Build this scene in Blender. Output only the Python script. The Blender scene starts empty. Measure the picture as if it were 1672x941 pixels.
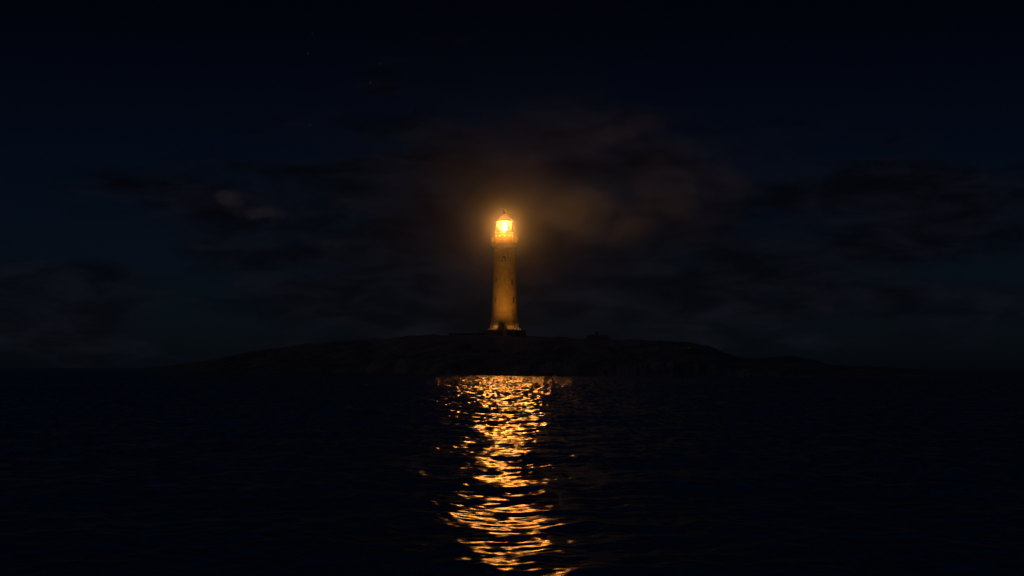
import bpy, bmesh, math, random
import numpy as np
from mathutils import Vector

random.seed(7)
rng = np.random.default_rng(11)
PI = math.pi
scene = bpy.context.scene
COL = scene.collection

# ------------------------------------------------------------------ scale
CAM_H = 1.5                 # eye height above the water
FPX = 2322.0                # focal length in photo pixels (50 mm)
D_T = 520.0                 # distance to the tower
M = D_T / FPX               # metres per photo pixel at the tower


def px(x, d):
    return (x - 836.0) / FPX * d


def pz(y, d):
    return CAM_H + (600.0 - y) / FPX * d


TX = px(823.8, D_T)
BASE_Z = pz(540, D_T)
LAMP_Z = pz(370.5, D_T)

# ------------------------------------------------------------------ helpers


def mat(name):
    m = bpy.data.materials.new(name)
    m.use_nodes = True
    nt = m.node_tree
    nt.nodes.clear()
    out = nt.nodes.new('ShaderNodeOutputMaterial')
    return m, nt, out


def nd(nt, typ, **kw):
    n = nt.nodes.new(typ)
    for k, v in kw.items():
        if k.startswith('i_'):
            n.inputs[k[2:].replace('_', ' ')].default_value = v
        else:
            setattr(n, k, v)
    return n


def mth(nt, op, a, b=None, c=None, clamp=False):
    n = nt.nodes.new('ShaderNodeMath')
    n.operation = op
    n.use_clamp = clamp
    for i, v in enumerate((a, b, c)):
        if v is None:
            continue
        if isinstance(v, (int, float)):
            n.inputs[i].default_value = v
        else:
            nt.links.new(v, n.inputs[i])
    return n.outputs[0]


def smooth(nt, v, lo, hi, a=0.0, b=1.0):
    n = nt.nodes.new('ShaderNodeMapRange')
    n.interpolation_type = 'SMOOTHSTEP'
    nt.links.new(v, n.inputs[0])
    for i, x in enumerate((lo, hi, a, b)):
        n.inputs[i + 1].default_value = x
    return n.outputs[0]


def mixc(nt, f, a, b):
    n = nt.nodes.new('ShaderNodeMix')
    n.data_type = 'RGBA'
    for i, v in ((0, f), (6, a), (7, b)):
        if isinstance(v, (int, float)):
            n.inputs[i].default_value = v
        elif isinstance(v, tuple):
            n.inputs[i].default_value = (*v, 1)
        else:
            nt.links.new(v, n.inputs[i])
    return n.outputs[2]


def noise(nt, vec, scale, detail=6, rough=0.55, dist=0.0):
    n = nt.nodes.new('ShaderNodeTexNoise')
    n.inputs['Scale'].default_value = scale
    n.inputs['Detail'].default_value = detail
    n.inputs['Roughness'].default_value = rough
    n.inputs['Distortion'].default_value = dist
    if vec is not None:
        nt.links.new(vec, n.inputs['Vector'])
    return n


def weathered(name, c1, c2, c3, scale=1.0, rough=0.85, bump=0.3, courses=0.0, metallic=0.0):
    """Masonry, rock or painted metal: three mottled tones, streaks, bump."""
    m, nt, out = mat(name)
    tc = nd(nt, 'ShaderNodeTexCoord')
    v = tc.outputs['Object']
    n1 = noise(nt, v, 0.35 * scale, 8, 0.62)
    st = nd(nt, 'ShaderNodeMapping')
    st.inputs['Scale'].default_value = (1.6, 1.6, 0.16)
    nt.links.new(v, st.inputs[0])
    n2 = noise(nt, st.outputs[0], 1.1 * scale, 7, 0.6)
    n3 = noise(nt, v, 3.5 * scale, 8, 0.6)
    col = mixc(nt, smooth(nt, n1.outputs[0], .36, .66), c1, c2)
    col = mixc(nt, smooth(nt, n2.outputs[0], .52, .74, 0, .75), col, c3)
    col = mixc(nt, smooth(nt, n3.outputs[0], .55, .8, 0, .5), col, c3)
    b = nd(nt, 'ShaderNodeBsdfPrincipled')
    b.inputs['Roughness'].default_value = rough
    b.inputs['Metallic'].default_value = metallic
    h = n3.outputs[0]
    if courses:
        sep = nd(nt, 'ShaderNodeSeparateXYZ')
        nt.links.new(v, sep.inputs[0])
        f = mth(nt, 'FRACT', mth(nt, 'MULTIPLY', sep.outputs[2], 1 / courses))
        line = smooth(nt, mth(nt, 'ABSOLUTE', mth(nt, 'SUBTRACT', f, .5)), .40, .5)
        col = mixc(nt, mth(nt, 'MULTIPLY', line, .35), col, c3)
        h = mth(nt, 'SUBTRACT', h, mth(nt, 'MULTIPLY', line, .6))
    nt.links.new(col, b.inputs['Base Color'])
    bp = nd(nt, 'ShaderNodeBump')
    bp.inputs['Strength'].default_value = bump
    bp.inputs['Distance'].default_value = 0.12
    nt.links.new(h, bp.inputs['Height'])
    nt.links.new(bp.outputs[0], b.inputs['Normal'])
    nt.links.new(b.outputs[0], out.inputs[0])
    return m


def emitter(name, color, strength):
    m, nt, out = mat(name)
    e = nd(nt, 'ShaderNodeEmission')
    e.inputs[0].default_value = (*color, 1)
    e.inputs[1].default_value = strength
    nt.links.new(e.outputs[0], out.inputs[0])
    return m


def link_mesh(name, bm, m, parent=None, smooth_shade=False):
    me = bpy.data.meshes.new(name)
    bmesh.ops.recalc_face_normals(bm, faces=bm.faces)
    bm.to_mesh(me)
    bm.free()
    me.materials.append(m)
    if smooth_shade:
        me.polygons.foreach_set('use_smooth', [True] * len(me.polygons))
    o = bpy.data.objects.new(name, me)
    COL.objects.link(o)
    if parent is not None:
        o.parent = parent
    return o


def thing(name, label, cat, loc=(0, 0, 0), rz=0, group=None):
    o = bpy.data.objects.new(name, None)
    COL.objects.link(o)
    o.location = loc
    o.rotation_euler = (0, 0, rz)
    o['label'] = label
    o['category'] = cat
    if group:
        o['group'] = group
    return o


def lathe(bm, prof, seg=64, cap=True, cx=0, cy=0):
    rings = []
    for r, z in prof:
        rings.append([bm.verts.new((cx + r * math.cos(2 * PI * k / seg), cy + r * math.sin(2 * PI * k / seg), z)) for k in range(seg)])
    for a, b in zip(rings, rings[1:]):
        for k in range(seg):
            bm.faces.new((a[k], a[(k + 1) % seg], b[(k + 1) % seg], b[k]))
    if cap:
        bm.faces.new(rings[0])
        bm.faces.new(rings[-1])


def ring(bm, r0, r1, z0, z1, seg=64):
    """Solid ring (washer) between two radii."""
    def c(r, z):
        return [bm.verts.new((r * math.cos(2 * PI * k / seg), r * math.sin(2 * PI * k / seg), z)) for k in range(seg)]
    q = [c(r0, z0), c(r1, z0), c(r1, z1), c(r0, z1)]
    for i in range(4):
        a, b = q[i], q[(i + 1) % 4]
        for k in range(seg):
            bm.faces.new((a[k], a[(k + 1) % seg], b[(k + 1) % seg], b[k]))


def box(bm, c, s, rz=0.0, bevel=0.0):
    r = bmesh.ops.create_cube(bm, size=1)
    vs = r['verts']
    for v in vs:
        x, y, z = v.co.x * s[0], v.co.y * s[1], v.co.z * s[2]
        v.co = (c[0] + x * math.cos(rz) - y * math.sin(rz), c[1] + x * math.sin(rz) + y * math.cos(rz), c[2] + z)
    if bevel:
        es = list({e for v in vs for e in v.link_edges})
        bmesh.ops.bevel(bm, geom=es, offset=bevel, segments=2, affect='EDGES')


def rod(bm, a, b, r, seg=8):
    a, b = Vector(a), Vector(b)
    d = (b - a).normalized()
    u = d.orthogonal().normalized()
    w = d.cross(u)
    A = [bm.verts.new(a + (u * math.cos(2 * PI * k / seg) + w * math.sin(2 * PI * k / seg)) * r) for k in range(seg)]
    B = [bm.verts.new(b + (u * math.cos(2 * PI * k / seg) + w * math.sin(2 * PI * k / seg)) * r) for k in range(seg)]
    for k in range(seg):
        bm.faces.new((A[k], A[(k + 1) % seg], B[(k + 1) % seg], B[k]))
    bm.faces.new(A)
    bm.faces.new(B)


# value noise on numpy arrays
_tab = rng.random((256, 256))


def vnoise(x, y):
    xi, yi = np.floor(x).astype(int), np.floor(y).astype(int)
    fx, fy = x - xi, y - yi
    fx, fy = fx * fx * (3 - 2 * fx), fy * fy * (3 - 2 * fy)
    g = lambda i, j: _tab[i & 255, j & 255]
    a = g(xi, yi) * (1 - fx) + g(xi + 1, yi) * fx
    b = g(xi, yi + 1) * (1 - fx) + g(xi + 1, yi + 1) * fx
    return (a * (1 - fy) + b * fy) * 2 - 1


def fbm(x, y, octs=5, gain=0.5):
    s, a = 0, 1.0
    for k in range(octs):
        s = s + a * vnoise(x * 2 ** k + 17.3 * k, y * 2 ** k + 5.1 * k)
        a *= gain
    return s


def sstep(x, a, b):
    t = np.clip((x - a) / (b - a), 0, 1)
    return t * t * (3 - 2 * t)


def mesh_from_grid(name, X, Y, Z, m, closed=False):
    nr, nc = X.shape
    me = bpy.data.meshes.new(name)
    co = np.stack([X, Y, Z], -1).reshape(-1, 3).astype(np.float32)
    idx = np.arange(nr * nc).reshape(nr, nc)
    a, b, c, d = idx[:-1, :-1], idx[:-1, 1:], idx[1:, 1:], idx[1:, :-1]
    f = np.stack([a, b, c, d], -1).reshape(-1, 4)
    me.vertices.add(len(co))
    me.vertices.foreach_set('co', co.ravel())
    me.loops.add(f.size)
    me.loops.foreach_set('vertex_index', f.ravel().astype(np.int32))
    me.polygons.add(len(f))
    me.polygons.foreach_set('loop_start', np.arange(0, f.size, 4, dtype=np.int32))
    me.polygons.foreach_set('loop_total', np.full(len(f), 4, dtype=np.int32))
    me.polygons.foreach_set('use_smooth', np.ones(len(f), dtype=bool))
    me.update()
    me.validate()
    me.materials.append(m)
    o = bpy.data.objects.new(name, me)
    COL.objects.link(o)
    return o


# ------------------------------------------------------------------ materials
LAMP_COL = (1.0, 0.315, 0.042)
GAL_W = 150.0
M_WALL = weathered('tower_paint', (.56, .38, .155), (.42, .28, .11), (.17, .11, .05), 1.0, .8, .35, courses=0.9)
M_TRIM = weathered('tower_trim', (.44, .32, .16), (.36, .26, .12), (.18, .12, .06), 1.4, .75, .25)
M_METAL = weathered('lantern_metal', (.30, .25, .19), (.26, .21, .15), (.13, .10, .07), 2.0, .5, .15)
M_DARK = weathered('dark_opening', (.02, .018, .015), (.03, .026, .02), (.012, .01, .01), 2.0, .6, .1)
M_STONE = weathered('plinth_stone', (.09, .08, .07), (.06, .055, .05), (.035, .03, .028), 1.2, .9, .6, courses=1.1)
M_STEP = weathered('step_stone', (.25, .25, .24), (.2, .2, .19), (.12, .12, .11), 2.0, .9, .4)
M_ROCK = weathered('island_rock', (.17, .14, .11), (.03, .026, .022), (.24, .20, .155), .22, .95, 1.0)
M_SLATE = weathered('slate_roof', (.05, .05, .055), (.035, .035, .04), (.02, .02, .022), 2.0, .8, .4, courses=.3)
M_LENS = emitter('lit_lens', (1.0, .62, .24), 14.0)
M_BULB = emitter('lit_bulb', (1.0, .8, .5), 90.0)
M_GALGLASS = emitter('added_gallery_lamp_glass', (1.0, .55, .15), 2.2)
M_FLOODGLASS = emitter('lit_floodlight', (1.0, .52, .16), 3.0)

m, nt, out = mat('clear_glass')
tr = nd(nt, 'ShaderNodeBsdfTransparent')
gl = nd(nt, 'ShaderNodeBsdfGlossy')
gl.inputs['Roughness'].default_value = .05
fr = nd(nt, 'ShaderNodeFresnel')
fr.inputs[0].default_value = 1.45
mx = nd(nt, 'ShaderNodeMixShader')
nt.links.new(mth(nt, 'MULTIPLY', fr.outputs[0], .5), mx.inputs[0])
nt.links.new(tr.outputs[0], mx.inputs[1])
nt.links.new(gl.outputs[0], mx.inputs[2])
nt.links.new(mx.outputs[0], out.inputs[0])
M_GLASS = m

# ------------------------------------------------------------------ sea
WAVE_SEED = 6


def build_sea():
    # azimuth: fine in the middle, coarse outside; closes the full circle
    fine = np.concatenate([np.arange(-0.44, -0.09, 0.0018), np.arange(-0.09, 0.09, 0.001), np.arange(0.09, 0.44, 0.0018)])
    step, a, side = 0.0014, 0.44, []
    while a < PI:
        side.append(a)
        step *= 1.12
        a += min(step, 0.12)
    side = np.array(side)
    az = np.concatenate([-PI - 0 * side[:1], -side[::-1], fine, side, [PI]])
    daz = np.gradient(az)
    rs, r = [], 0.4
    while r < 3600:
        rs.append(r)
        if r < 6:
            r += .12
        elif r < 420:
            r += min(max(.022, r * .0025), .4)
        else:
            r *= 1.06
    rs = np.array(rs + [3600.0])
    drr = np.gradient(rs)
    R, A = np.meshgrid(rs, az, indexing='ij')
    X, Y = R * np.sin(A), R * np.cos(A)
    SX = R * daz[None, :]
    SR = np.broadcast_to(drr[:, None], R.shape)
    Z = np.zeros_like(R)
    # wave trains: (wavelength range, rms slope, count, spread)
    var_lost = np.zeros_like(R)
    bands = [(2.4, 7.5, .030, 14, .50), (0.9, 2.4, .050, 22, 1.1), (0.34, 0.9, .070, 34, 1.2), (0.13, 0.34, .065, 44, 1.1), (0.5, 2.2, .058, 16, -.35)]
    # patches of calmer and rougher water
    gust = (1.0 + .95 * sstep(R, 26, 120)) * (1.0 + .22 * fbm(X / 9.0 + 31, Y / 14.0 + 7, 3))
    rng = np.random.default_rng(WAVE_SEED)
    for lo, hi, slope, n, spread in bands:
        for k in range(n):
            lam = lo * (hi / lo) ** ((k + rng.random()) / n)
            th = rng.normal(0, -spread) + PI * (k % 2) if spread < 0 else -PI / 2 + rng.normal(0, spread)
            kx, ky = math.cos(th) * 2 * PI / lam, math.sin(th) * 2 * PI / lam
            s = slope * math.sqrt(2.0 / n)
            amp = s * lam / (2 * PI)
            # what the mesh cannot carry goes to the shader's ripples
            need = np.maximum(SX * abs(math.cos(th)), SR * abs(math.sin(th)))
            w = 1 - sstep(need * 4.0 / lam, .75, 1.35)
            ph = kx * X + ky * Y + rng.random() * 2 * PI
            g = gust if hi < 3 else 1.0
            Z += w * amp * g * (np.sin(ph) + .16 * np.cos(2 * ph))
            var_lost += (1 - w * w) * (s * g) ** 2 * .5
    m, nt, out = mat('sea_water')
    b = nd(nt, 'ShaderNodeBsdfGlossy', distribution='BECKMANN')
    b.inputs['Roughness'].default_value = .215
    fr = nd(nt, 'ShaderNodeFresnel')
    fr.inputs[0].default_value = 1.333
    body = nd(nt, 'ShaderNodeBsdfDiffuse')
    body.inputs[0].default_value = (.003, .006, .011, 1)
    mixs = nd(nt, 'ShaderNodeMixShader')
    nt.links.new(fr.outputs[0], mixs.inputs[0])
    nt.links.new(body.outputs[0], mixs.inputs[1])
    nt.links.new(b.outputs[0], mixs.inputs[2])
    at = nd(nt, 'ShaderNodeAttribute', attribute_name='ripple')
    tc = nd(nt, 'ShaderNodeTexCoord')
    wm = nd(nt, 'ShaderNodeMapping')
    wm.inputs['Scale'].default_value = (1.0, .07, 1.0)
    nt.links.new(tc.outputs['Object'], wm.inputs[0])
    n1 = noise(nt, wm.outputs[0], 2.4, 3, .6)
    n2 = noise(nt, wm.outputs[0], 7.3, 2, .5)
    both = nd(nt, 'ShaderNodeVectorMath', operation='ADD')
    nt.links.new(n1.outputs['Color'], both.inputs[0])
    nt.links.new(n2.outputs['Color'], both.inputs[1])
    sep = nd(nt, 'ShaderNodeSeparateXYZ')
    nt.links.new(both.outputs[0], sep.inputs[0])
    # the noise colour has an rms of about .1 round .5
    def comp(o):
        c = mth(nt, 'SUBTRACT', o, 1.0)
        tail = mth(nt, 'MULTIPLY_ADD', mth(nt, 'MULTIPLY', c, c), 30.0, 4.4)
        return mth(nt, 'MULTIPLY', mth(nt, 'MULTIPLY', c, tail), at.outputs['Fac'])
    cv = nd(nt, 'ShaderNodeCombineXYZ')
    nt.links.new(comp(sep.outputs[0]), cv.inputs[0])
    nt.links.new(comp(sep.outputs[1]), cv.inputs[1])
    ge = nd(nt, 'ShaderNodeNewGeometry')
    add = nd(nt, 'ShaderNodeVectorMath', operation='ADD')
    nt.links.new(ge.outputs['Normal'], add.inputs[0])
    nt.links.new(cv.outputs[0], add.inputs[1])
    no = nd(nt, 'ShaderNodeVectorMath', operation='NORMALIZE')
    nt.links.new(add.outputs[0], no.inputs[0])
    nt.links.new(no.outputs[0], b.inputs['Normal'])
    nt.links.new(no.outputs[0], fr.inputs['Normal'])
    nt.links.new(mixs.outputs[0], out.inputs[0])
    o = mesh_from_grid('sea', X, Y, Z, m)
    o['kind'] = 'structure'
    at = o.data.attributes.new('ripple', 'FLOAT', 'POINT')
    at.data.foreach_set('value', np.sqrt(var_lost + .018 ** 2).ravel().astype(np.float32))
    return o


build_sea()

# ------------------------------------------------------------------ island
SIL = [(232, 601), (255, 599), (300, 594.5), (340, 588), (380, 581), (420, 573.5), (460, 568), (520, 563), (580, 558.5), (640, 553), (690, 549.5),
       (735, 547), (788, 546), (824, 547), (860, 549), (900, 552.5), (960, 555.5), (1000, 556), (1040, 557.5), (1075, 558), (1120, 560), (1148, 564),
       (1165, 570), (1185, 580), (1205, 585), (1250, 586), (1275, 583), (1300, 583.5), (1330, 588), (1355, 596.5), (1400, 599), (1450, 600.5),
       (1500, 604), (1550, 611), (1590, 617.5), (1610, 621)]
SHORE = [(232, 602.0), (300, 604.5), (340, 607), (420, 608.5), (600, 609.5), (740, 612.5), (830, 614), (900, 615), (1100, 616), (1300, 617), (1610, 619.5)]
RIDGE = [(232, 900), (340, 600), (460, 560), (640, 540), (730, 527), (800, 525), (860, 525), (960, 520), (1100, 480), (1200, 410), (1350, 320), (1480, 260), (1610, 215)]


def interp(tab, x):
    return np.interp(x, [t[0] for t in tab], [t[1] for t in tab])


def terrain(nu=1000, nv=190):
    u = np.linspace(232, 1610, nu)
    sil = interp(SIL, u)
    k = np.ones(9) / 9
    sil = np.convolve(np.pad(sil, 4, mode='edge'), k, 'valid')
    sh = interp(SHORE, u)
    ds = CAM_H * FPX / (sh - 600)
    dr = np.maximum(interp(RIDGE, u), ds + 14)
    zr = CAM_H + (600 - sil) / FPX * dr
    t = np.concatenate([np.linspace(-.05, 1.06, int(nv * .8)), np.linspace(1.06, 1.9, int(nv * .2) + 1)[1:]])
    T, U = np.meshgrid(t, np.arange(nu), indexing='ij')
    tan = (u - 836) / FPX
    DS, DR, ZR, TAN = ds[U], dr[U], zr[U], tan[U]
    D = DS + (DR - DS) * T
    jag = fbm(TAN * 90, D / 60 + 3, 5) * np.clip((DR - DS) / 40, .1, 1.6) * 2.0
    D = D + jag * (1 - sstep(T, .0, .5))
    X, Y = TAN * D, D
    up = np.clip(T, 0, 1)
    prof = .16 * sstep(T, 0, .06) + .26 * sstep(T, .05, .45) + .58 * sstep(T, .25, 1.08) ** 1.15
    prof = prof / (.16 + .26 + .58 * float(sstep(np.array(1.0), .25, 1.08)) ** 1.15)
    back = 1 - sstep(T, 1.1, 1.9)
    Z = ZR * prof * back - .9 * (1 - sstep(T, -.05, .015)) - 1.2 * sstep(T, 1.6, 1.9)
    rough = fbm(X / 11, Y / 16, 6, .55)
    led = np.abs(fbm(X / 23 + 9, Y / 30, 4))
    edge = sstep(T, -.01, .06) * back
    amp = np.clip(ZR / 10, .22, 1.0)
    calm = 1 - .38 * np.exp(-((T - 1) / .22) ** 2)
    Z = Z + edge * amp * calm * (rough * 1.15 - led * 1.4 + .4)
    # flat terrace under the tower, cottage and hut
    rr = np.hypot((X - TX) / 14, (Y - D_T) / 12)
    f = 1 - sstep(rr, .7, 1.4)
    Z = Z * (1 - f) + (pz(552, D_T)) * f
    o = mesh_from_grid('island_ground', X, Y, Z, M_ROCK)
    o['kind'] = 'structure'
    return X, Y, Z


GX, GY, GZ = terrain()


def ground_z(x, y):
    i = np.argmin((GX - x) ** 2 + (GY - y) ** 2)
    return float(GZ.flat[i])


# ------------------------------------------------------------------ lighthouse
LH = thing('lighthouse', 'tall tapering stone lighthouse with lit lantern on the dark island', 'lighthouse', (TX, D_T, BASE_Z))


def hz(y):          # photo row -> height above the tower's foot
    return (540 - y) * M


PROF = [(23.6, 540), (23.2, 537), (22.4, 528), (21.3, 516), (20.7, 508), (20.0, 490), (19.3, 466), (18.6, 445), (17.6, 425), (16.9, 412), (16.8, 408)]


def wall_r(h):
    hs = [hz(y) for _, y in PROF]
    return float(np.interp(h, hs, [r * M for r, _ in PROF]))


bm = bmesh.new()
prof = []
hh = np.linspace(0, hz(408), 60)
lathe(bm, [(wall_r(h), h) for h in hh], 96)
link_mesh('tower_wall', bm, M_WALL, LH, True)

# string course
for y, t_, w_ in ((511.2, .42, .10), (414, .30, .12)):
    bm = bmesh.new()
    h = hz(y)
    r = wall_r(h)
    ring(bm, r - .05, r + w_, h - t_ / 2, h + t_ / 2, 96)
    link_mesh('string_course', bm, M_TRIM, LH)

# corbelled gallery
bm = bmesh.new()
lathe(bm, [(16.85 * M, hz(407.9)), (17.2 * M, hz(406.5)), (18.2 * M, hz(404.8)), (20.3 * M, hz(403.2)), (20.8 * M, hz(402.6)), (20.8 * M, hz(401.2)),
           (21.9 * M, hz(400.6)), (21.9 * M, hz(398.6)), (14 * M, hz(398.6))], 96)
link_mesh('gallery', bm, M_TRIM, LH)
RG = 21.3 * M
h0 = hz(398.6)
bm = bmesh.new()
for k in range(28):
    a = 2 * PI * (k + .5) / 28
    p = (RG * math.cos(a), RG * math.sin(a))
    rod(bm, (*p, h0), (*p, h0 + 2.25), .055)
    box(bm, (*p, h0 + 2.32), (.16, .16, .14), a)
for zz, rr in ((2.2, .05), (1.5, .032), (.8, .032), (.2, .04)):
    ring(bm, RG - rr, RG + rr, h0 + zz - rr, h0 + zz + rr, 84)
for k in range(140):
    a = 2 * PI * k / 140
    p = (RG * math.cos(a), RG * math.sin(a))
    rod(bm, (*p, h0 + .2), (*p, h0 + 2.2), .016, 5)
link_mesh('railing', bm, M_METAL, LH)

# lantern house
LD = thing  # noqa
bm = bmesh.new()
lathe(bm, [(14.5 * M, hz(398.5)), (14.5 * M, hz(397)), (14.2 * M, hz(396.6)), (14.2 * M, hz(382.4)), (14.6 * M, hz(381.9)), (15.3 * M, hz(381.5)), (15.3 * M, hz(380.5)), (12.0 * M, hz(380.4))], 72)
drum = link_mesh('lantern_drum', bm, M_WALL, LH)
bm = bmesh.new()
for k in range(20):
    a = 2 * PI * (k + .25) / 20
    p = (14.9 * M * math.cos(a), 14.9 * M * math.sin(a))
    rod(bm, (*p, hz(380.5)), (*p, hz(380.5) + .62), .045)
    bmesh.ops.create_icosphere(bm, subdivisions=1, radius=.11, matrix=__import__('mathutils').Matrix.Translation((*p, hz(380.5) + .66)))
ring(bm, 14.9 * M - .03, 14.9 * M + .03, hz(380.5) + .5, hz(380.5) + .56, 72)
link_mesh('catwalk_rail', bm, M_METAL, LH)

RL = 12.9 * M
ZB, ZT = hz(380.4), hz(361.4)
NP = 12
bm = bmesh.new()
for k in range(NP):
    a = 2 * PI * (k + .35) / NP
    p = (RL * math.cos(a), RL * math.sin(a))
    box(bm, (*p, (ZB + ZT) / 2), (.17, .15, ZT - ZB), a)
for z_ in (ZB + .13, ZT - .15):
    ring(bm, RL - .10, RL + .09, z_ - .12, z_ + .12, 72)
for z_ in (ZB + (ZT - ZB) * .34, ZB + (ZT - ZB) * .67):
    ring(bm, RL - .04, RL + .04, z_ - .035, z_ + .035, 72)
frame = link_mesh('lantern_frame', bm, M_METAL, LH)
for k in range(NP):
    a0, a1 = 2 * PI * (k + .35) / NP + .02, 2 * PI * (k + 1.35) / NP - .02
    bm = bmesh.new()
    n = 6
    q = []
    for rr in (RL - .012, RL + .012):
        q.append([[bm.verts.new((rr * math.cos(a0 + (a1 - a0) * i / n), rr * math.sin(a0 + (a1 - a0) * i / n), z)) for i in range(n + 1)] for z in (ZB + .26, ZT - .28)])
    for s in q:
        for i in range(n):
            bm.faces.new((s[0][i], s[0][i + 1], s[1][i + 1], s[1][i]))
    for i in range(n):
        bm.faces.new((q[0][0][i], q[1][0][i], q[1][0][i + 1], q[0][0][i + 1]))
        bm.faces.new((q[0][1][i], q[0][1][i + 1], q[1][1][i + 1], q[1][1][i]))
    link_mesh('pane', bm, M_GLASS, frame)

bm = bmesh.new()
lathe(bm, [(13.0 * M, hz(361.8)), (14.6 * M, hz(361.9)), (14.8 * M, hz(361.2)), (13.6 * M, hz(360.2)), (12.2 * M, hz(358.6)), (9.6 * M, hz(356.4)), (7.0 * M, hz(354.3)),
           (5.0 * M, hz(352.4)), (3.6 * M, hz(350.6)), (2.7 * M, hz(348.8))], 72)
roof = link_mesh('roof', bm, M_METAL, LH, False)
bm = bmesh.new()
for k in range(16):
    a = 2 * PI * k / 16
    pts = [(14.6, 361.0), (13.4, 359.95), (12.0, 358.35), (9.5, 356.15), (6.9, 354.05), (4.9, 352.2), (3.5, 350.4)]
    for (r1, y1), (r2, y2) in zip(pts, pts[1:]):
        rod(bm, (r1 * M * math.cos(a), r1 * M * math.sin(a), hz(y1)), (r2 * M * math.cos(a), r2 * M * math.sin(a), hz(y2)), .06, 6)
link_mesh('roof_rib', bm, M_METAL, roof)
bm = bmesh.new()
lathe(bm, [(3.3 * M, hz(349.6)), (3.0 * M, hz(347.4)), (3.8 * M, hz(347.2)), (3.8 * M, hz(346.2)), (2.8 * M, hz(345.8)), (2.6 * M, hz(343.6)), (3.1 * M, hz(343.4)),
           (2.8 * M, hz(342.6)), (1.2 * M, hz(341.6)), (.7 * M, hz(341.0)), (.3 * M, hz(338.8))], 32)
link_mesh('ventilator', bm, M_METAL, roof, False)

# optic: ribbed glass barrel lens with the bulb at its heart
bm = bmesh.new()
pr = []
n = 22
LC = hz(370.5)
for i in range(n + 1):
    f = i / n * 2 - 1
    pr.append((1.32 * math.sqrt(max(0.0, 1 - (abs(f) ** 2.3) * .72)) * (1.0 + .03 * (i % 2)), LC + f * 1.75))
lathe(bm, pr, 48)
optic = link_mesh('lens', bm, M_GLASS, LH)
bm = bmesh.new()
lathe(bm, [(.2, LC - .75), (.38, LC - .55), (.42, LC), (.38, LC + .55), (.2, LC + .75)], 24)
link_mesh('bulb', bm, M_BULB, optic)
bm = bmesh.new()
lathe(bm, [(.55, ZB - .1), (.5, ZB + .3), (.75, LC - 1.86), (.75, LC - 1.78)], 32)
link_mesh('lens_pedestal', bm, M_METAL, LH)

# bulkhead lamps round the drum, only one known; ring added to mimic lantern bloom
for k in range(12):
    a = -PI / 2 + 2 * PI * k / 12
    rr = 14.2 * M
    bm = bmesh.new()
    zc = hz(386.5)
    box(bm, ((rr + .05) * math.cos(a), (rr + .05) * math.sin(a), zc), (.16, .42, .34), a, .03)
    gl_ = link_mesh('added_gallery_lamp', bm, M_METAL, LH)
    bm = bmesh.new()
    box(bm, ((rr + .16) * math.cos(a), (rr + .16) * math.sin(a), zc), (.10, .34, .26), a, .03)
    link_mesh('lamp_glass', bm, M_GALGLASS, gl_)
    l = bpy.data.lights.new('added_gallery_light', 'POINT')
    l.energy = GAL_W
    l.color = (1, .34, .015)
    l.shadow_soft_size = .12
    o = bpy.data.objects.new('added_gallery_light', l)
    o.location = (TX + (rr + .75) * math.cos(a), D_T + (rr + .75) * math.sin(a), BASE_Z + zc)
    COL.objects.link(o)

# windows and door (recessed dark openings with stone surrounds)


def opening(name, ang, y, w, h, arch, mtl, frame_name, parent=LH):
    hc = hz(y)
    r = wall_r(hc)
    bm = bmesh.new()
    bf = bmesh.new()
    n = 10
    # outline in (s, z)
    if arch:
        pts = [(-w / 2, -h / 2), (w / 2, -h / 2)] + [(w / 2 * math.cos(PI * i / n), h / 2 - w / 2 + w / 2 * math.sin(PI * i / n)) for i in range(n + 1)]
    else:
        pts = [(-w / 2, -h / 2), (w / 2, -h / 2), (w / 2, h / 2), (-w / 2, h / 2)]

    def P(s, z, off):
        a = ang + s / r
        rr = wall_r(max(hc + z, 0)) + off
        return (rr * math.cos(a), rr * math.sin(a), hc + z)

    def prism(b, pts, o0, o1):
        A = [b.verts.new(P(s, z, o0)) for s, z in pts]
        B = [b.verts.new(P(s, z, o1)) for s, z in pts]
        b.faces.new(A)
        b.faces.new(B)
        for i in range(len(pts)):
            j = (i + 1) % len(pts)
            b.faces.new((A[i], A[j], B[j], B[i]))
    prism(bm, pts, -.12, .02)
    o = link_mesh(name, bm, mtl, parent)
    big = [(s * (1 + .36 / w), z * (1 + .36 / h)) for s, z in pts]
    for i in range(len(pts)):
        j = (i + 1) % len(pts)
        A = [pts[i], pts[j], big[j], big[i]]
        prism(bf, A, -.05, .13)
    link_mesh(frame_name, bf, M_TRIM, o)
    return o


def ang_at(pxx, y):     # angle on the tower whose wall shows at that photo column
    s = (pxx - 823.8) * M / wall_r(hz(y))
    return -PI / 2 + math.asin(max(-.98, min(.98, s)))


opening('window', ang_at(823.0, 424), 424.5, 1.15, 2.2, True, M_DARK, 'window_surround')
opening('window', ang_at(836.0, 462), 462, .8, 2.1, False, M_DARK, 'window_surround')
opening('window', ang_at(838.4, 491), 491, .8, 2.2, False, M_DARK, 'window_surround')
opening('window', ang_at(810.6, 458), 458, .5, 1.3, False, M_DARK, 'window_surround')
opening('window', ang_at(809.6, 491), 491.5, .5, 1.5, False, M_DARK, 'window_surround')
door = opening('door', ang_at(819.2, 534), 533.6, 1.5, 2.75, True, M_DARK, 'door_surround')
opening('window', ang_at(819.0, 526), 526.6, .45, .4, False, M_DARK, 'window_surround')
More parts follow.
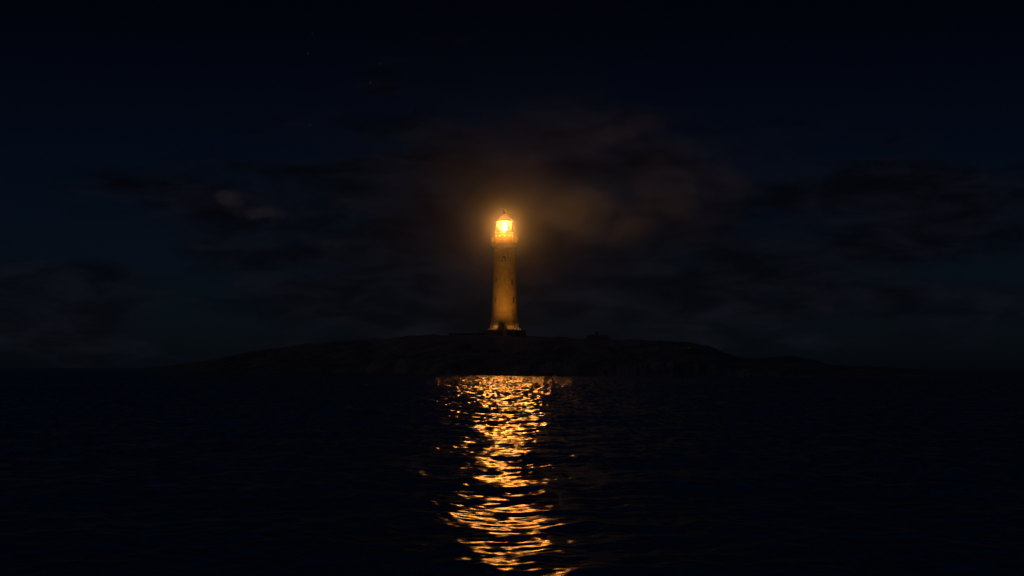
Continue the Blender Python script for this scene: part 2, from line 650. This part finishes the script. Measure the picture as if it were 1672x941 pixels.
# iron cable box and bracket low on the right side
bm = bmesh.new()
a = ang_at(838.8, 515)
for y, w_, h_ in ((515.5, .3, .9), (526.5, .4, .35)):
    r = wall_r(hz(y))
    box(bm, ((r + .08) * math.cos(a), (r + .08) * math.sin(a), hz(y)), (.2, w_, h_), a, .02)
r1, r2 = wall_r(hz(536)) + .05, wall_r(hz(505)) + .05
rod(bm, (r1 * math.cos(a), r1 * math.sin(a), hz(537)), (r2 * math.cos(a), r2 * math.sin(a), hz(505)), .05)
link_mesh('cable_box', bm, M_DARK, LH)

# plinth with steps
bm = bmesh.new()
zb = hz(559)
lathe(bm, [(36.0 * M, zb), (35.2 * M, hz(546)), (34.4 * M, hz(542.2)), (34.9 * M, hz(541.9)), (34.9 * M, hz(540.0)), (10 * M, hz(540.0))], 12)
link_mesh('plinth', bm, M_STONE, LH)
bm = bmesh.new()
n = 10
for i in range(n):
    top = hz(540.4) - (i) * (hz(540.4) - zb) / n
    box(bm, (0.2, -35.1 * M - .17 - .34 * i, (top + zb) / 2), (1.7, .34, top - zb), 0)
link_mesh('steps', bm, M_STEP, LH)

# ------------------------------------------------------------------ floodlights
def spot(name, loc, target, power, size, blend, color=(1, .43, .055), radius=.12, parent=None):
    l = bpy.data.lights.new(name, 'SPOT')
    l.energy = power
    l.color = color
    l.spot_size = size
    l.spot_blend = blend
    l.shadow_soft_size = radius
    o = bpy.data.objects.new(name, l)
    COL.objects.link(o)
    o.location = loc
    o.rotation_euler = (Vector(target) - Vector(loc)).to_track_quat('-Z', 'Y').to_euler()
    return o


def make_floodlight(upper=True):
    t = thing('floodlight', 'x', 'floodlight', (0, 0, 0), 0, 'floodlights round the foot of the tower')
    bm = bmesh.new()                     # housing tilted towards +Y and up
    box(bm, (0, 0, .34), (.46, .26, .30), 0, .03)
    for k in range(5):
        box(bm, (-.16 + .08 * k, -.15, .34), (.02, .07, .26))
    link_mesh('housing', bm, M_METAL, t)
    bm = bmesh.new()
    box(bm, (-.27, 0, .22), (.03, .08, .40))
    box(bm, (.27, 0, .22), (.03, .08, .40))
    box(bm, (0, 0, .025), (.57, .14, .05))
    link_mesh('bracket', bm, M_METAL, t)
    bm = bmesh.new()
    if upper:
        box(bm, (0, .02, .505), (.38, .2, .03), 0, .008)
    box(bm, (0, .14, .38), (.38, .03, .2), 0, .008)
    link_mesh('lamp_glass', bm, M_FLOODGLASS, t)
    return t


proto = make_floodlight()
FL = [(-1.42, 'floodlight at the left edge of the tower foot, leftmost of the row', 1.0),
      (-.88, 'floodlight second from left, between left edge and bright lamp', .7),
      (-.64, 'brightest floodlight, just left of the dark doorway', 1.7),
      (.27, 'floodlight first to the right of the dark doorway', .8),
      (.48, 'floodlight second to the right of the dark doorway', .8),
      (.70, 'floodlight third to the right of the dark doorway', .8),
      (.98, 'floodlight second from right at the foot of the tower', .7),
      (1.42, 'floodlight at the right edge of the tower foot, rightmost of the row', 1.1)]
for i, (da, lab, pw) in enumerate(FL):
    if i == 0:
        t = proto
    else:
        t = proto.copy()
        COL.objects.link(t)
        for ch in list(proto.children):
            c = ch.copy()
            COL.objects.link(c)
            c.parent = t
    a = -PI / 2 + da
    r = wall_r(0) + .70
    x, y = TX + r * math.cos(a), D_T + r * math.sin(a)
    t.location = (x, y, BASE_Z)
    t.rotation_euler = (0, 0, a + PI / 2)
    t['label'] = lab
    rr = wall_r(14) - .2
    spot('floodlight_beam', (x - .16 * math.cos(a), y - .16 * math.sin(a), BASE_Z + .62), (TX + rr * math.cos(a), D_T + rr * math.sin(a), BASE_Z + 7), 38 * pw, math.radians(140), .9)

# two unseen floodlights added on the ground before the plinth to brighten the shaft
ground_spots = []
for i, (gx, lab) in enumerate(((px(806, 505), 'added ground floodlight brightening the shaft, left of the plinth steps'), (px(842, 505), 'added ground floodlight brightening the shaft, right of the plinth steps'))):
    t = make_floodlight(False)
    gy = 503.0
    t.location = (gx, gy, ground_z(gx, gy) - .02)
    t['label'] = lab
    t['group'] = 'added floodlights on the ground before the plinth'
    gz_ = t.location.z + .6
    spot('added_shaft_beam', (gx, gy + .25, gz_), (TX + (gx - TX) * .2, D_T, BASE_Z + 26), 5600, math.radians(80), 1.0, radius=.2)

# ------------------------------------------------------------------ low wall, cottage, hut
t = thing('stone_wall', 'low dark stone wall running left from the tower plinth', 'wall', (px(762, 519), 519, 0))
bm = bmesh.new()
z0 = pz(560, 519)
x0, x1 = px(733, 519) - t.location.x, px(789, 519) - t.location.x
box(bm, ((x0 + x1) / 2, 0, (z0 + pz(545.2, 519)) / 2), (x1 - x0, .8, pz(545.2, 519) - z0), 0, .05)
link_mesh('wall_face', bm, M_STONE, t)
bm = bmesh.new()
box(bm, ((x0 + x1) / 2, 0, pz(544.8, 519) + .02), (x1 - x0 + .2, 1.05, .22), 0, .05)
link_mesh('coping', bm, M_STONE, t)


def cottage(name, label, cat, pxa, pxb, d, eave_y, ridge_y, foot_y, chimney):
    xa, xb = px(pxa, d), px(pxb, d)
    cx = (xa + xb) / 2
    t = thing(name, label, cat, (cx, d, 0))
    w, dep = xb - xa, 5.0
    z0, ze, zr = pz(foot_y, d), pz(eave_y, d), pz(ridge_y, d)
    bm = bmesh.new()
    box(bm, (0, 0, (z0 + ze) / 2), (w, dep, ze - z0))
    for s in (-1, 1):
        A = [bm.verts.new((s * w / 2, -dep / 2, ze)), bm.verts.new((s * w / 2, dep / 2, ze)), bm.verts.new((s * w / 2, 0, zr - .1))]
        B = [bm.verts.new((v.co.x - s * .3, v.co.y, v.co.z)) for v in A]
        bm.faces.new(A)
        bm.faces.new(B)
        for i in range(3):
            bm.faces.new((A[i], A[(i + 1) % 3], B[(i + 1) % 3], B[i]))
    link_mesh('wall', bm, M_STONE, t)
    bm = bmesh.new()
    for s in (-1, 1):
        q = [(-w / 2 - .25, s * (dep / 2 + .3), ze - .15), (w / 2 + .25, s * (dep / 2 + .3), ze - .15), (w / 2 + .25, 0, zr), (-w / 2 - .25, 0, zr)]
        A = [bm.verts.new(p) for p in q]
        B = [bm.verts.new((p[0], p[1], p[2] + .14)) for p in q]
        bm.faces.new(A)
        bm.faces.new(B)
        for i in range(4):
            bm.faces.new((A[i], A[(i + 1) % 4], B[(i + 1) % 4], B[i]))
    rf = link_mesh('roof', bm, M_SLATE, t)
    if chimney is not None:
        cxp = px(chimney, d) - cx
        bm = bmesh.new()
        box(bm, (cxp, 0, zr + .5), (.9, .7, 1.9), 0, .03)
        box(bm, (cxp, 0, zr + 1.5), (1.05, .85, .2), 0, .03)
        link_mesh('chimney', bm, M_STONE, rf)
    for k in (-.28, .28):
        bm = bmesh.new()
        box(bm, (k * w, -dep / 2 - .01, z0 + (ze - z0) * .62), (.8, .08, .9))
        link_mesh('window', bm, M_DARK, t)
    bm = bmesh.new()
    box(bm, (0.05 * w, -dep / 2 - .01, z0 + (ze - z0) * .48), (.95, .08, (ze - z0) * .8))
    link_mesh('door', bm, M_DARK, t)
    return t


cottage('cottage', 'low dark cottage with a chimney, on the ridge right of the lighthouse', 'cottage', 960, 992, 528, 552.5, 548.5, 561, 974.5)
cottage('hut', 'small dark stone hut without chimney, between lighthouse and cottage', 'hut', 905, 925, 526, 553.2, 550.4, 560, None)

# ------------------------------------------------------------------ main lamp with its beam profile
l = bpy.data.lights.new('lighthouse_lamp', 'POINT')
l.energy = 7.4e4
l.color = LAMP_COL
l.shadow_soft_size = 1.02
l.use_nodes = True
nt = l.node_tree
nt.nodes.clear()
lo = nt.nodes.new('ShaderNodeOutputLight')
em = nt.nodes.new('ShaderNodeEmission')
ge = nt.nodes.new('ShaderNodeNewGeometry')
sp = nt.nodes.new('ShaderNodeSeparateXYZ')
nt.links.new(ge.outputs['Incoming'], sp.inputs[0])
# the lens throws the beam sideways; little spills steeply down on the island
prof_ = mth(nt, 'ADD', smooth(nt, sp.outputs[2], -.203, -.130), .009)
nt.links.new(prof_, em.inputs['Strength'])
nt.links.new(em.outputs[0], lo.inputs[0])
lamp = bpy.data.objects.new('lighthouse_lamp', l)
lamp.location = (TX, D_T, LAMP_Z)
COL.objects.link(lamp)

# ------------------------------------------------------------------ haze
HAZE = 1.75e-4
m, nt, out = mat('haze_air')
pv = nd(nt, 'ShaderNodeVolumePrincipled')
pv.inputs['Color'].default_value = (.80, .93, 1.0, 1)
pv.inputs['Density'].default_value = HAZE
pv.inputs['Anisotropy'].default_value = .9895
nt.links.new(pv.outputs[0], out.inputs['Volume'])
bm = bmesh.new()
box(bm, (0, 0, 74), (7600, 7600, 156))
o = link_mesh('haze', bm, m)
o['kind'] = 'stuff'

# ------------------------------------------------------------------ drifting mist by the lamp
def mist(loc, ext, dens, lo, hi, scale, off, seedx):
    m, nt, out = mat('mist_air')
    tc = nd(nt, 'ShaderNodeTexCoord')
    ln = nd(nt, 'ShaderNodeVectorMath', operation='LENGTH')
    nt.links.new(tc.outputs['Object'], ln.inputs[0])
    mp = nd(nt, 'ShaderNodeMapping')
    mp.inputs['Scale'].default_value = tuple(e / scale * k for e, k in zip(ext, (1, 1, 1.5)))
    mp.inputs['Location'].default_value = off
    nt.links.new(tc.outputs['Object'], mp.inputs[0])
    n = noise(nt, mp.outputs[0], 1.0, 5, .5, .3).outputs[0]
    d = mth(nt, 'MULTIPLY', smooth(nt, n, lo, hi), smooth(nt, ln.outputs['Value'], .95, .25))
    v = nd(nt, 'ShaderNodeVolumePrincipled')
    v.inputs['Color'].default_value = (.62, .80, 1.0, 1)
    v.inputs['Anisotropy'].default_value = .1
    nt.links.new(mth(nt, 'MULTIPLY', d, dens), v.inputs['Density'])
    nt.links.new(v.outputs[0], out.inputs['Volume'])
    bm = bmesh.new()
    bmesh.ops.create_icosphere(bm, subdivisions=4, radius=1)
    r = np.array([v.co[:] for v in bm.verts])
    k = 1 + .06 * fbm(r[:, 0] * 2 + seedx, r[:, 2] * 2 + r[:, 1], 3)
    for v, f in zip(bm.verts, k):
        v.co *= float(f)
    o = link_mesh('mist', bm, m)
    o.location = loc
    o.scale = ext
    o['kind'] = 'stuff'
    return o


def mist_at(x, y, wx, wy, d, deep, dens, lo, hi, scale, off):
    k = d / FPX
    mist((px(x, d), d, pz(y, d)), (wx * k, deep, wy * k), dens, lo, hi, scale, off, x)


mist_at(975, 345, 190, 78, 552, 24, .025, .36, .62, 20, (3.1, 1.7, 8.2))
mist_at(985, 218, 190, 52, 556, 24, .025, .38, .62, 22, (1.3, 5.7, 2.9))
mist_at(815, 270, 150, 150, 560, 26, .013, .34, .66, 24, (9.1, 4.7, 0.2))
mist_at(1130, 300, 150, 120, 560, 28, .028, .40, .66, 20, (4.4, 8.7, 3.3))
mist_at(850, 310, 370, 250, 585, 42, .0034, .30, .70, 40, (7.1, 2.7, 4.2))

# ------------------------------------------------------------------ sky
SKY_S = 0.0017
SKY_EL, SKY_ROT = math.radians(12.0), math.radians(180)
w = bpy.data.worlds.new('World')
scene.world = w
w.use_nodes = True
nt = w.node_tree
nt.nodes.clear()
wo = nt.nodes.new('ShaderNodeOutputWorld')
bg = nt.nodes.new('ShaderNodeBackground')
sky = nt.nodes.new('ShaderNodeTexSky')
sky.sky_type = 'NISHITA'
sky.sun_disc = False
sky.sun_elevation = SKY_EL
sky.sun_rotation = SKY_ROT
tc = nd(nt, 'ShaderNodeTexCoord')
dirv = tc.outputs['Generated']
sx = nd(nt, 'ShaderNodeSeparateXYZ')
nt.links.new(dirv, sx.inputs[0])
dx, dy, dz = sx.outputs


def gauss(pxx, pyy, wx, wy):
    u, v = (pxx - 836) / FPX, (600 - pyy) / FPX
    y = mth(nt, 'MAXIMUM', dy, .05)
    a = mth(nt, 'DIVIDE', mth(nt, 'SUBTRACT', mth(nt, 'DIVIDE', dx, y), u), wx / FPX)
    b = mth(nt, 'DIVIDE', mth(nt, 'SUBTRACT', mth(nt, 'DIVIDE', dz, y), v), wy / FPX)
    s = mth(nt, 'ADD', mth(nt, 'MULTIPLY', a, a), mth(nt, 'MULTIPLY', b, b))
    return mth(nt, 'EXPONENT', mth(nt, 'MULTIPLY', s, -1.0))


mp = nd(nt, 'ShaderNodeMapping')
mp.inputs['Scale'].default_value = (1, 1, 3.2)
nt.links.new(dirv, mp.inputs[0])
cn = noise(nt, mp.outputs[0], 10.0, 9, .6, .3).outputs[0]
tot = mth(nt, 'MULTIPLY', cn, 1.0)
for g in ((1490, 340, 170, 70, .26), (60, 520, 190, 70, .30), (270, 330, 190, 45, .20), (1330, 500, 260, 30, .16), (560, 470, 190, 40, .16), (1240, 300, 120, 60, .14),
          (960, 470, 300, 60, .18), (330, 415, 110, 16, .16), (120, 440, 90, 18, .16), (880, 320, 330, 200, .36), (700, 505, 420, 26, .14), (1150, 455, 260, 24, .14), (1560, 480, 160, 22, .14), (300, 560, 420, 14, .08), (1240, 560, 420, 14, .08), (560, 415, 130, 26, .14)):
    tot = mth(nt, 'ADD', tot, mth(nt, 'MULTIPLY', gauss(*g[:4]), g[4]))
tot = mth(nt, 'SUBTRACT', tot, smooth(nt, mth(nt, 'ABSOLUTE', dz), .13, .21, 0, .16))
dark = smooth(nt, tot, .47, .72)
# sky tint to night blue
base = mixc(nt, 1.0, (0, 0, 0), sky.outputs[0])
mul = nd(nt, 'ShaderNodeMix', data_type='RGBA', blend_type='MULTIPLY')
mul.inputs[0].default_value = 1.0
nt.links.new(base, mul.inputs[6])
mul.inputs[7].default_value = (.20, .40, .98, 1)
el = mth(nt, 'ABSOLUTE', dz)
grad = mth(nt, 'ADD', smooth(nt, el, .08, .27, 1.0, .30), mth(nt, 'ADD', smooth(nt, el, .0, .09, .5, 0.0), smooth(nt, el, .255, .42, 0.0, 3.8)))
sc_ = nd(nt, 'ShaderNodeVectorMath', operation='SCALE')
nt.links.new(mul.outputs[2], sc_.inputs[0])
nt.links.new(mth(nt, 'MULTIPLY', grad, SKY_S), sc_.inputs['Scale'])
# grey-navy cloud bodies with paler and darker folds
fold = noise(nt, mp.outputs[0], 21.0, 8, .6, .4).outputs[0]
cl = nd(nt, 'ShaderNodeVectorMath', operation='SCALE')
cl.inputs[0].default_value = (.0031, .0031, .0050)
nt.links.new(mth(nt, 'MULTIPLY', smooth(nt, fold, .34, .70, .28, 1.45), smooth(nt, mth(nt, 'ABSOLUTE', dz), .0, .10, 1.9, 1.0)), cl.inputs['Scale'])
bgc = mixc(nt, mth(nt, 'MULTIPLY', dark, .85), sc_.outputs[0], cl.outputs[0])
# a few pale lit clouds
mp2 = nd(nt, 'ShaderNodeMapping')
mp2.inputs['Scale'].default_value = (1, 1, 1.6)
mp2.inputs['Location'].default_value = (.31, .0, .12)
nt.links.new(dirv, mp2.inputs[0])
cn2 = noise(nt, mp2.outputs[0], 62.0, 8, .58, .0).outputs[0]
gsum = 0.0
for g in ((382, 332, 34, 15, .40), (424, 348, 32, 12, .42), (360, 318, 18, 10, .3), (410, 352, 60, 9, .2), (545, 398, 60, 14, .17)):
    gsum = mth(nt, 'ADD', mth(nt, 'MULTIPLY', gauss(*g[:4]), g[4]), gsum)
lit = mth(nt, 'MULTIPLY_ADD', cn2, 1.2, gsum)
litm = mth(nt, 'MULTIPLY', smooth(nt, lit, .70, 1.24), smooth(nt, gsum, .02, .2))
# stars
star = None
for sxp, syp, b_ in ((503.3, 87.5, 1.0), (510, 55, .4), (604.5, 135.5, 1.0), (620.5, 104.5, .6), (506, 204.5, .8)):
    g = mth(nt, 'MULTIPLY', gauss(sxp, syp, 1.3, 1.3), b_)
    star = g if star is None else mth(nt, 'ADD', star, g)
bg.inputs[1].default_value = 1.0
nt.links.new(bgc, bg.inputs[0])
bg2 = nt.nodes.new('ShaderNodeBackground')
bg2.inputs[0].default_value = (1.0, .70, .54, 1)
nt.links.new(mth(nt, 'MULTIPLY', litm, .0066), bg2.inputs[1])
bg3 = nt.nodes.new('ShaderNodeBackground')
bg3.inputs[0].default_value = (.9, .95, 1.0, 1)
nt.links.new(mth(nt, 'MULTIPLY', star, .012), bg3.inputs[1])
a1 = nt.nodes.new('ShaderNodeAddShader')
a2 = nt.nodes.new('ShaderNodeAddShader')
nt.links.new(bg.outputs[0], a1.inputs[0])
nt.links.new(bg2.outputs[0], a1.inputs[1])
nt.links.new(a1.outputs[0], a2.inputs[0])
nt.links.new(bg3.outputs[0], a2.inputs[1])
nt.links.new(a2.outputs[0], wo.inputs[0])

# faint sun lamp: last afterglow from behind the viewer
l = bpy.data.lights.new('sun', 'SUN')
l.energy = .045
l.angle = math.radians(12)
l.color = (1.0, .84, .66)
s = bpy.data.objects.new('sun', l)
s.rotation_euler = (math.radians(76), 0, math.radians(-52))
COL.objects.link(s)

# ------------------------------------------------------------------ camera
cam = bpy.data.cameras.new('camera')
cam.sensor_width = 36
cam.lens = 50.0
cam.shift_y = (600 - 470.5) / 1672
cam.clip_end = 20000
cam.clip_start = .1
co = bpy.data.objects.new('camera', cam)
co.location = (0, 0, CAM_H)
co.rotation_euler = (PI / 2, 0, 0)
COL.objects.link(co)
scene.camera = co

# ------------------------------------------------------------------ render settings
scene.render.engine = 'CYCLES'
c = scene.cycles
c.use_denoising = True
c.max_bounces = 6
c.volume_bounces = 1
c.transparent_max_bounces = 12
c.sample_clamp_indirect = 4
c.sample_clamp_direct = 0
c.caustics_reflective = False
c.caustics_refractive = False
scene.view_settings.view_transform = 'Standard'
scene.view_settings.look = 'None'
scene.view_settings.exposure = 0
scene.view_settings.gamma = 1
scene.view_settings.use_curve_mapping = False
